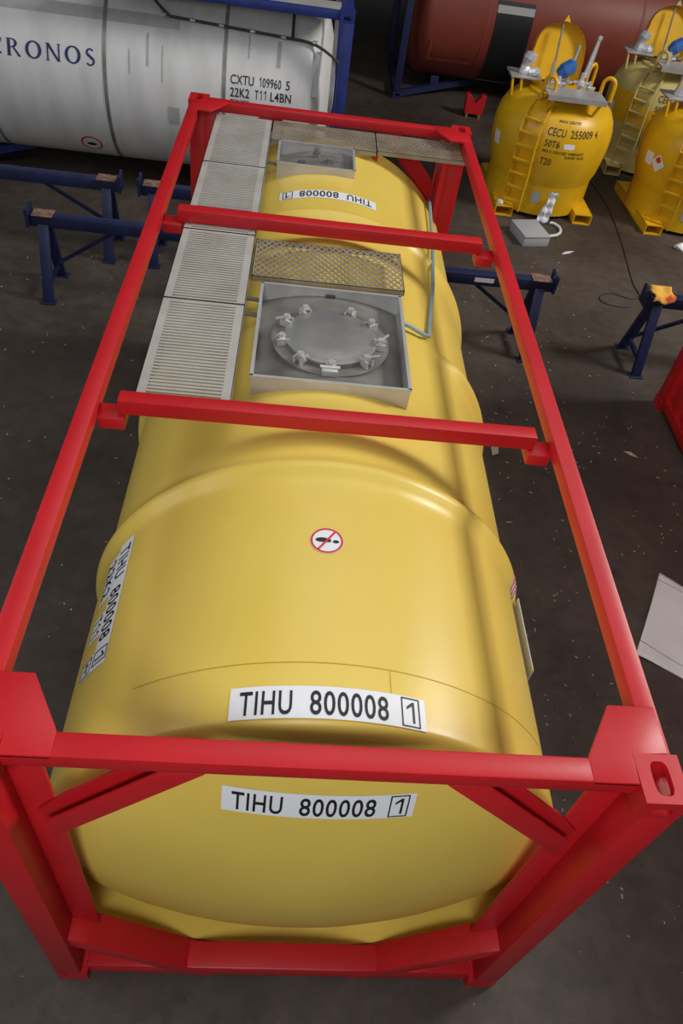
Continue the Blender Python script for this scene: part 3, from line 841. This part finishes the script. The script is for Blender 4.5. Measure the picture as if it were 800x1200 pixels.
def corr(n, L, x, z0, z1, dx):
    mb = MB(); p = []
    st = L / n
    for i in range(n):
        y = 0.16 + i * st
        p += [(y, 0), (y + st * 0.3, 0), (y + st * 0.5, 1), (y + st * 0.8, 1)]
    p.append((0.16 + L, 0))
    g = [[mb.bm.verts.new((x + dx * k, y, z)) for z in (z0, z1)] for y, k in p]
    for a, b in zip(g, g[1:]): mb.bm.faces.new((a[0], b[0], b[1], a[1]))
    return mb
corr(20, 5.738, 0.03, 0.15, 2.47, 0.036).build('side_panel', 'red', rc)
corr(20, 5.738, 2.40, 0.15, 2.47, -0.036).build('side_panel', 'red', rc)
for y in (0.03, 6.0):
    mb = MB(); mb.box((0.14, y, 0.05), (2.30, y + 0.03, 2.55)); mb.build('end_panel', 'red', rc)
mb = MB(); mb.box((0.1, 0.1, 2.54), (2.34, 5.96, 2.56)); mb.build('roof_panel', 'red', rc)
mb = MB(); mb.box((0.1, 0.1, 0.10), (2.34, 5.96, 0.14)); mb.build('floor_panel', 'red', rc)

# ------------------------------------------------------------------ upright yellow portable tanks
PROF = [(0.0, 0.40), (0.780, 0.40), (0.780, 0.06), (0.787, 0.06), (0.787, 0.48), (0.792, 0.50), (0.835, 0.62), (0.862, 0.80), (0.880, 0.95), (0.882, 1.08), (0.870, 1.20), (0.835, 1.32), (0.77, 1.43), (0.66, 1.52), (0.50, 1.57), (0.50, 1.60), (0.0, 1.60)]
def body_r(z):
    P = PROF[4:15]
    for (r0, z0), (r1, z1) in zip(P, P[1:]):
        if z0 <= z <= z1: return r0 + (r1 - r0) * (z - z0) / (z1 - z0)
    return P[0][0] if z < P[0][1] else P[-1][0]
def make_portable(label, paint, cover, loc, rz, dusty=False, group=None):
    t = thing('portable_tank', label, 'tank', loc, rz, group)
    mb = MB(); mb.lathe(PROF, (0, 0, 0), 'z', 72); body = mb.build('tank_body', paint, t, 35)
    # fork pockets
    for x in (-0.60, 0.64):
        mb = MB()
        x0, x1, y0, y1, z0, z1, k = x - 0.14, x + 0.14, -0.80, 0.80, 0.0, 0.15, 0.014
        mb.box((x0, y0, z0), (x1, y1, z0 + k)); mb.box((x0, y0, z1 - k), (x1, y1, z1)); mb.box((x0, y0, z0), (x0 + k, y1, z1)); mb.box((x1 - k, y0, z0), (x1, y1, z1))
        mb.build('fork_pocket', paint, t)
    for y in (-0.45, 0.45):
        mb = MB(); mb.box((-0.45, y - 0.06, 0.02), (0.44, y + 0.06, 0.13)); mb.build('base_beam', paint, t)
    # ladder on the front left
    A = math.radians(-125); ca, sa = math.cos(A), math.sin(A); tg = Vector((-sa, ca, 0)); rd = Vector((ca, sa, 0))
    def lp(z): return rd * (max(body_r(z), 0.83 if z < 0.66 else 0) + 0.06) + Vector((0, 0, z))
    zs = [0.10, 0.35, 0.60, 0.80, 1.0, 1.2, 1.35, 1.46, 1.55]
    w = 0.145
    for s in (-1, 1):
        lad = MB()
        for a, b in zip(zs, zs[1:]): lad.bar(lp(a) + tg * s * w, lp(b) + tg * s * w, 0.02, 0.05, up=rd)
        lad.build('ladder_rail', paint, t)
    for z in (0.22, 0.42, 0.62, 0.82, 1.02, 1.20, 1.37):
        mb = MB(); mb.bar(lp(z) - tg * w, lp(z) + tg * w, 0.05, 0.025, up=(0, 0, 1)); mb.build('rung', paint, t)
    # lifting lugs
    for ang in (-126, -20, 40, 148):
        a = math.radians(ang); c = Vector((0.60 * math.cos(a), 0.60 * math.sin(a), 1.58)); d = Vector((math.cos(a), math.sin(a), 0)) if ang in (-20, 40) else Vector((-math.sin(a), math.cos(a), 0))
        pts = [c - d * 0.085, c - d * 0.085 + Vector((0, 0, 0.16))] + [c + Vector((0, 0, 0.20)) + d * (-0.085 * math.cos(k)) + Vector((0, 0, 0.095 * math.sin(k))) for k in frange(0.2, PI - 0.2, 8)] + [c + d * 0.085 + Vector((0, 0, 0.16)), c + d * 0.085]
        mb = MB(); mb.tube(pts, 0.028, 8); mb.build('lifting_lug', paint, t, 60)
    # working decks
    mb = MB(); mb.box((-0.42, -0.78, 1.70), (0.42, -0.36, 1.725), 0.004); mb.box((-0.42, -0.785, 1.665), (0.42, -0.775, 1.73)); dk = mb.build('deck_plate', 'steel', t)
    for x in (-0.30, 0.36):
        mb = MB(); mb.bar((x, -0.74, 1.69), (x - 0.06, -0.62, 1.44), 0.03, 0.03); mb.build('deck_strut', paint, t)
    mb = MB(); mb.box((-0.82, -0.05, 1.68), (-0.36, 0.36, 1.705), 0.004); mb.build('deck_plate', 'steel', t)
    for x, y in ((-0.79, -0.02), (-0.66, -0.02)):
        mb = MB(); mb.bar((x, y, 1.68), (x + 0.06, y + 0.02, 1.36), 0.03, 0.03); mb.build('deck_strut', paint, t)
    # wrapped fitting on the left deck
    mb = MB(); mb.tube([(-0.60, 0.14, 1.71), (-0.60, 0.14, 1.76), (-0.61, 0.13, 1.82), (-0.58, 0.12, 1.91), (-0.56, 0.12, 1.97), (-0.56, 0.12, 1.99)], [0.09, 0.085, 0.06, 0.10, 0.085, 0.03], 9)
    mb.tube([(-0.54, 0.10, 1.74), (-0.46, 0.06, 1.765), (-0.40, 0.03, 1.75)], [0.055, 0.065, 0.03], 8); mb.build('wrapped_fitting', 'foil', t)
    # valves
    for (x, y, h, r) in ((-0.18, -0.22, 0.24, 0.075), (0.14, -0.24, 0.32, 0.075), (-0.02, -0.02, 0.20, 0.07), (0.30, -0.16, 0.20, 0.06)):
        z0 = 1.585
        mb = MB(); mb.lathe([(0, z0), (r, z0), (r, z0 + 0.025), (r * 0.5, z0 + 0.03), (r * 0.5, z0 + h * 0.5), (r * 0.85, z0 + h * 0.52), (r * 0.85, z0 + h * 0.66), (r * 0.45, z0 + h * 0.7), (r * 0.4, z0 + h), (0, z0 + h)], (x, y, 0), 'z', 16)
        mb.tube([(x - r * 1.5, y, z0 + h * 0.6), (x + r * 1.5, y, z0 + h * 0.6)], 0.022, 8)
        mb.build('valve', 'foil', t, 40)
    mb = MB(); mb.tube([(-0.19, -0.16, 1.82), (-0.12, -0.15, 1.88), (-0.02, -0.14, 1.95), (0.02, -0.13, 1.97)], [0.07, 0.105, 0.10, 0.05], 9); mb.build('valve_cover', 'bluecap', t)['label'] = 'blue valve cover'
    mb = MB(); mb.tube([(0.18, -0.22, 1.85), (0.24, -0.14, 2.30)], [0.045, 0.028], 10); mb.tube([(0.24, -0.14, 2.30), (0.25, -0.13, 2.35)], 0.036, 8); mb.build('relief_pipe', 'steel', t, 40)
    mb = MB(); mb.tube([(0.0, -0.08, 1.92), (0.04, -0.02, 2.18)], 0.025, 8); mb.build('relief_pipe', 'steel', t, 40)
    mb = MB(); mb.tube([(-0.33, -0.26, 1.72), (-0.33, -0.26, 2.0)], 0.016, 8); mb.build('relief_pipe', 'steel', t, 40)
    # hinged dome cover standing open
    outline = [(-0.34, 0.0), (0.40, 0.0), (0.42, 0.30)] + [(0.04 + 0.37 * math.cos(k), 0.40 + 0.34 * math.sin(k)) for k in frange(0.0, PI, 14)] + [(-0.36, 0.30)]
    base = Vector((-0.16, 0.34, 1.60)); ux = Vector((1, 0, 0)); uz = Vector((0, 0.30, 0.954)).normalized(); nn = ux.cross(uz)
    mb = MB(); mb.prism([base + ux * a + uz * b for a, b in outline], nn * 0.012)
    n = len(outline)
    for i in range(n):
        a, b = outline[i], outline[(i + 1) % n]
        A3, B3 = base + ux * a[0] + uz * a[1], base + ux * b[0] + uz * b[1]
        mb.bm.faces.new([mb.bm.verts.new(q) for q in (A3, B3, B3 + nn * 0.13, A3 + nn * 0.13)])
    mb.build('dome_cover', cover, t)
    mb = MB(); mb.tube([base + ux * 0.0 + uz * 0.70 + nn * 0.16, base + ux * -0.02 + uz * 0.0 + nn * 0.20], 0.014, 8); mb.build('cover_stay', 'steel_dull', t)
    mb = MB(); mb.prism([base + ux * 0.02 + uz * 0.72, base + ux * 0.14 + uz * 0.72, base + ux * 0.08 + uz * 0.83], nn * 0.05); mb.build('cover_latch', paint, t)
    # markings
    def pm(a0, z, d):
        return lambda u, v: Vector(((body_r(z + v) + d) * math.cos(a0 + u / 0.88), (body_r(z + v) + d) * math.sin(a0 + u / 0.88), z + v))
    A0 = math.radians(-110)
    ink = 'ink_brown'
    letter(out_plain, ink, body, 'MAX GROSS', 0.032, pm(A0 + 0.14, 1.40, 0.004), 0, 0, width=0.36)
    letter(out_plain, ink, body, 'CECU', 0.10, pm(A0, 1.235, 0.004), 0, 0, width=0.27, space=1.05); letter(out_plain, ink, body, '255009', 0.10, pm(A0, 1.235, 0.004), 0.34, 0, width=0.36, space=1.05); letter(out_plain, ink, body, '4', 0.10, pm(A0, 1.235, 0.004), 0.75, 0, width=0.05)
    letter(out_plain, ink, body, '50T6', 0.09, pm(A0, 1.09, 0.004), 0, 0, width=0.22, space=1.05)
    letter(out_plain, ink, body, 'MAX GROSS WEIGHT', 0.04, pm(A0, 1.01, 0.004), 0, 0, width=0.62)
    letter(out_plain, ink, body, '5500 KG', 0.035, pm(A0, 0.96, 0.004), 0.34, 0, width=0.30)
    letter(out_plain, ink, body, 'T20', 0.10, pm(A0, 0.835, 0.004), 0, 0, width=0.17, space=1.05)
    mb = MB(); add_quad(mb, pm(A0, 1.085, 0.003), 0.28, 0.44, 0.0, 0.07, 4, 2); mb.build('label', 'sticker', body)
    mb = MB(); add_quad(mb, pm(A0 + 0.04, 0.24, 0.004), 0.0, 0.15, 0.0, 0.17, 4, 2); mb.build('data_plate', 'label_grey', body)
    mb = MB(); add_quad(mb, pm(A0 + 0.04, 0.36, 0.004), 0.27, 0.45, 0.0, 0.07, 4, 2); mb.build('data_plate', 'label_grey', body)
    mb = MB(); add_quad(mb, pm(math.radians(-165), 0.93, 0.004), -0.08, 0.08, -0.09, 0.09, 4, 4); mb.build('label', 'sticker', body)
    return t
p1 = make_portable('yellow upright tank with ladder, nearest the grey box on the floor', 'yellow_old', 'yellow_old', (4.72, 11.05, 0), 0.0)
p2 = make_portable('dusty pale-yellow upright tank standing furthest back on the right', 'yellow_dust', 'yellow_old', (7.06, 13.15, 0), -0.06)
p1['group'] = p2['group'] = 'upright yellow tanks by the back wall'
p3 = copy_tree(p1); p3.location = (7.06, 11.0, 0); p3.rotation_euler.z = math.radians(2)
p3['label'] = 'yellow upright tank cut off by the right edge, in front of the dusty one'
# orange-yellow patches where the dust is wiped off the dusty tank; hazard diamond on the cut-off one
body2 = [c for c in p2.children if c.name.startswith('tank_body')][0]
mb = MB()
g = lambda u, z: Vector(((body_r(z) + 0.003) * math.cos(u), (body_r(z) + 0.003) * math.sin(u), z))
mb.grid(g, frange(math.radians(-178), math.radians(-128), 12), frange(0.78, 1.24, 8)); mb.grid(g, frange(math.radians(-124), math.radians(-104), 6), frange(0.74, 1.10, 8))
mb.build('wiped_patch', 'yellow_old', body2)
mb = MB(); mb.grid(g, frange(math.radians(-88), math.radians(-72), 4), frange(0.85, 1.10, 3)); mb.build('label', 'sticker', body2)
body3 = [c for c in p3.children if c.name.startswith('tank_body')][0]
def dia(a, z, k, d): return [Vector(((body_r(z + b * k) + d) * math.cos(a + c * k / 0.88), (body_r(z + b * k) + d) * math.sin(a + c * k / 0.88), z + b * k)) for c, b in ((0, -1), (1, 0), (0, 1), (-1, 0))]
mb = MB(); mb.bm.faces.new([mb.bm.verts.new(q) for q in dia(math.radians(-152), 0.92, 0.13, 0.006)]); hz = mb.build('hazard_diamond', 'sticker', body3)
mb = MB(); mb.bm.faces.new([mb.bm.verts.new(q) for q in dia(math.radians(-152), 0.97, 0.05, 0.010)]); mb.build('red_mark', 'sign_red', hz)

# ------------------------------------------------------------------ small things on the floor
# grey enclosure
t = thing('enclosure_box', 'grey metal box lying on the floor in front of the yellow upright tank', 'box', (4.27, 9.30, 0), 0.23)
mb = MB(); mb.box((0, 0, 0), (0.40, 0.52, 0.125), 0.006); mb.build('body', 'box_grey', t, 40)
mb = MB(); mb.box((-0.006, -0.006, 0.128), (0.406, 0.526, 0.155), 0.006); mb.build('lid', 'box_grey', t, 40)
# hose
mb = MB(); hp = [(4.84, 10.13), (4.88, 10.14), (4.92, 10.11), (4.965, 10.02), (4.965, 9.92), (4.93, 9.82), (4.86, 9.74), (4.78, 9.70), (4.715, 9.67)]
mb.tube([(x, y, 0.024) for x, y in hp], 0.022, 10); tag(mb.build('hose', 'hose', None, 60), 'white hose bent in a loop on the floor beside the grey box', 'hose')
# plastic wrap hanging on the tank foot
mb = MB(); random.seed(3)
def wrapf(u, v):
    w = 0.05 + 0.05 * (1 - v)
    return Vector((4.76 + 0.04 * v - 0.06 * (1 - v) + u * w, 10.205 - 0.07 * (1 - v) - 0.018 * math.sin(u * 5 + v * 9) - 0.012 * math.sin(v * 21), 0.010 + 0.44 * v))
mb.grid(wrapf, frange(-1, 1, 10), frange(0, 1, 24)); o = mb.build('plastic_wrap', 'plastic', None, 60)
so = o.modifiers.new('s', 'SOLIDIFY'); so.thickness = 0.006
tag(o, 'strip of white plastic wrap hanging down the foot of the yellow upright tank', 'plastic wrap')
def crumple(name, label, cat, loc, size, m, seed, group=None):
    random.seed(seed); bm = bmesh.new(); bmesh.ops.create_icosphere(bm, subdivisions=3, radius=1)
    ks = [(Vector((random.uniform(-1, 1), random.uniform(-1, 1), random.uniform(-1, 1))).normalized(), random.uniform(0.4, 0.95)) for _ in range(22)]
    for v in bm.verts:
        for n, d in ks:
            k = v.co.dot(n)
            if k > d: v.co -= n * (k - d) * 0.9
        v.co = Vector((v.co.x * size[0], v.co.y * size[1], max(v.co.z, -0.4) * size[2] + size[2] * 0.41))
    o = link_mesh(name, bm, m); o.location = loc; o.rotation_euler.z = seed
    return tag(o, label, cat, group)
crumple('plastic_scrap', 'crumpled white plastic on the fork pocket under the ladder', 'litter', (4.05, 10.305, 0.152), (0.08, 0.05, 0.05), 'plastic', 5)
crumple('plastic_scrap', 'crumpled white plastic on the floor at the right edge before the cut-off tank', 'litter', (6.84, 9.80, 0), (0.13, 0.10, 0.10), 'plastic', 9)
def paper(label, x, y, pts, seed, group=None, name='paper_scrap', m='plastic'):
    random.seed(seed)
    mb = MB(); mb.prism([(a, b, 0.004 + random.uniform(0, 0.012)) for a, b in pts], (0, 0, 0.004))
    o = mb.build(name, m); o.location = (x, y, 0); return tag(o, label, 'litter', group)
paper('white paper scrap on the floor below the grey box', 4.93, 9.24, [(-0.10, -0.06), (0.02, -0.02), (0.11, 0.07), (0.0, 0.05), (-0.06, 0.0)], 1)
paper('pale torn scrap on the floor just under the near crossbar, right of the tank', 3.17, 4.74, [(-0.04, -0.09), (0.03, -0.05), (0.05, 0.08), (-0.03, 0.09)], 2, m='chip')
paper('small white scrap at the right flank of the yellow tank', 2.99, 3.83, [(-0.03, -0.03), (0.03, -0.02), (0.04, 0.03), (-0.02, 0.04)], 3)
paper('thin pale scrap on the dark floor left of the red container corner', 4.66, 4.86, [(-0.08, 0.05), (-0.01, -0.01), (0.06, -0.04), (0.0, 0.05)], 4, m='chip')
# black cable
def smooth_curve(pts, n=6):
    P = [Vector(p) for p in pts]; out = []
    for i in range(len(P) - 1):
        a, b, c, d = P[max(i - 1, 0)], P[i], P[i + 1], P[min(i + 2, len(P) - 1)]
        for k in range(n):
            t = k / n
            out.append(0.5 * ((2 * b) + (c - a) * t + (2 * a - 5 * b + 4 * c - d) * t * t + (3 * b - a - 3 * c + d) * t ** 3))
    return out + [P[-1]]
mb = MB(); mb.tube(smooth_curve([(5.93, 11.9, 0.008), (5.97, 11.58, 0.008), (5.98, 10.79, 0.008), (5.89, 9.78, 0.008), (5.73, 8.62, 0.008), (5.72, 8.22, 0.008), (5.55, 8.12, 0.008), (5.31, 8.22, 0.008), (5.12, 8.08, 0.008), (5.15, 7.93, 0.008), (5.35, 7.88, 0.008), (5.50, 7.90, 0.008)]), 0.006, 6)
tag(mb.build('cable', 'cable', None, 60), 'thin black cable curling over the floor between the upright tanks and the trestle', 'cable')
# rag over the trestle end
mb = MB()
def rag(u, v):
    x = 5.00 + 0.24 * u; y = 6.42 + 0.42 * v
    d = max(0, abs(y - 6.62) - 0.11)
    return Vector((x + 0.015 * math.sin(v * 11), y - (1 if y > 6.62 else -1) * d * 0.55, 0.945 + 0.022 * math.sin(u * 8 + v * 5) * math.sin(v * 7 + 1) + 0.015 - d * 0.8))
mb.grid(rag, frange(0, 1, 12), frange(0, 1, 16)); o = mb.build('rag', 'rag', None, 60); so = o.modifiers.new('s', 'SOLIDIFY'); so.thickness = 0.012
tag(o, 'yellow and orange rag draped over the end of the right trestle', 'rag')
# white sheet
A_, B_, C_, D_ = Vector((4.46, 3.25)), Vector((3.98, 2.36)), Vector((4.62, 1.86)), Vector((5.10, 2.86))
def sheet(u, v, d=0.0):
    a = A_.lerp(B_, v); b = D_.lerp(C_, v); p = a.lerp(b, u)
    e = 0.05 * math.sin(PI * u) * (1 if v < 0.5 else -1) * (abs(v - 0.5) * 2) ** 3
    return Vector((p.x - 0.6 * e, p.y - e, 0.014 + 0.022 * (1 + math.sin(u * 4 + v * 3)) * (0.4 + 0.6 * math.sin(PI * v)) + 0.006 * math.sin(9 * u - 5 * v) + d))
mb = MB(); mb.grid(lambda u, v: sheet(u, v), frange(0, 1, 26), frange(0, 1, 26)); o = mb.build('fabric_sheet', 'cloth', None, 180); so = o.modifiers.new('s', 'SOLIDIFY'); so.thickness = 0.008
tag(o, 'white fabric sheet lying flat on the floor at the right edge', 'sheet')
mb = MB()
mb.tube([sheet(u, 0.86, 0.003) for u in frange(0.0, 1, 30)], 0.0035, 6); mb.tube([sheet(u, 0.10, 0.003) for u in frange(0.0, 1, 30)], 0.003, 6)
mb.build('stitching', 'seam', o)
# small red stand by the orange tank
t = thing('steel_stand', 'small red steel block with notched top and brass feet near the orange tank', 'stand', (4.17, 14.40, 0), 0.0)
mb = MB(); mb.prism([(-0.17, -0.08, 0.07), (0.17, -0.08, 0.07), (0.19, -0.08, 0.40), (0.11, -0.08, 0.40), (0.0, -0.08, 0.24), (-0.11, -0.08, 0.40), (-0.19, -0.08, 0.40)], (0, 0.16, 0), 0.01); mb.build('body', 'red', t)
for x in (-0.12, 0.12):
    mb = MB(); mb.tube([(x, -0.06, 0.0), (x, -0.06, 0.075)], 0.02, 10); mb.build('foot', 'brass', t)
# loose chips and grit
random.seed(11); mb = MB()
for k in range(420):
    if k < 260: x = random.uniform(2.6, 5.0); y = random.uniform(0.2, 6.0)
    elif k < 350: x = random.uniform(-2.6, 0.0); y = random.uniform(1, 8)
    else: x = random.uniform(2.5, 4.8); y = random.uniform(6, 9)
    if (x > 3.85 and y < 3.4) or x > 5.1 and y < 6: continue
    if y > 9.2: continue
    a = random.uniform(0, 6.28); L = random.choice((0.006, 0.008, 0.010, 0.014, 0.03 if k % 9 == 0 else 0.01)); w = random.uniform(0.004, 0.009)
    mb.bar((x - L * math.cos(a), y - L * math.sin(a), 0.003), (x + L * math.cos(a), y + L * math.sin(a), 0.004 + random.uniform(0, 0.004)), w, 0.005)
o = mb.build('wood_chips', 'chip'); tag(o, 'pale chips and grit scattered over the dark floor', 'debris', kind='stuff')
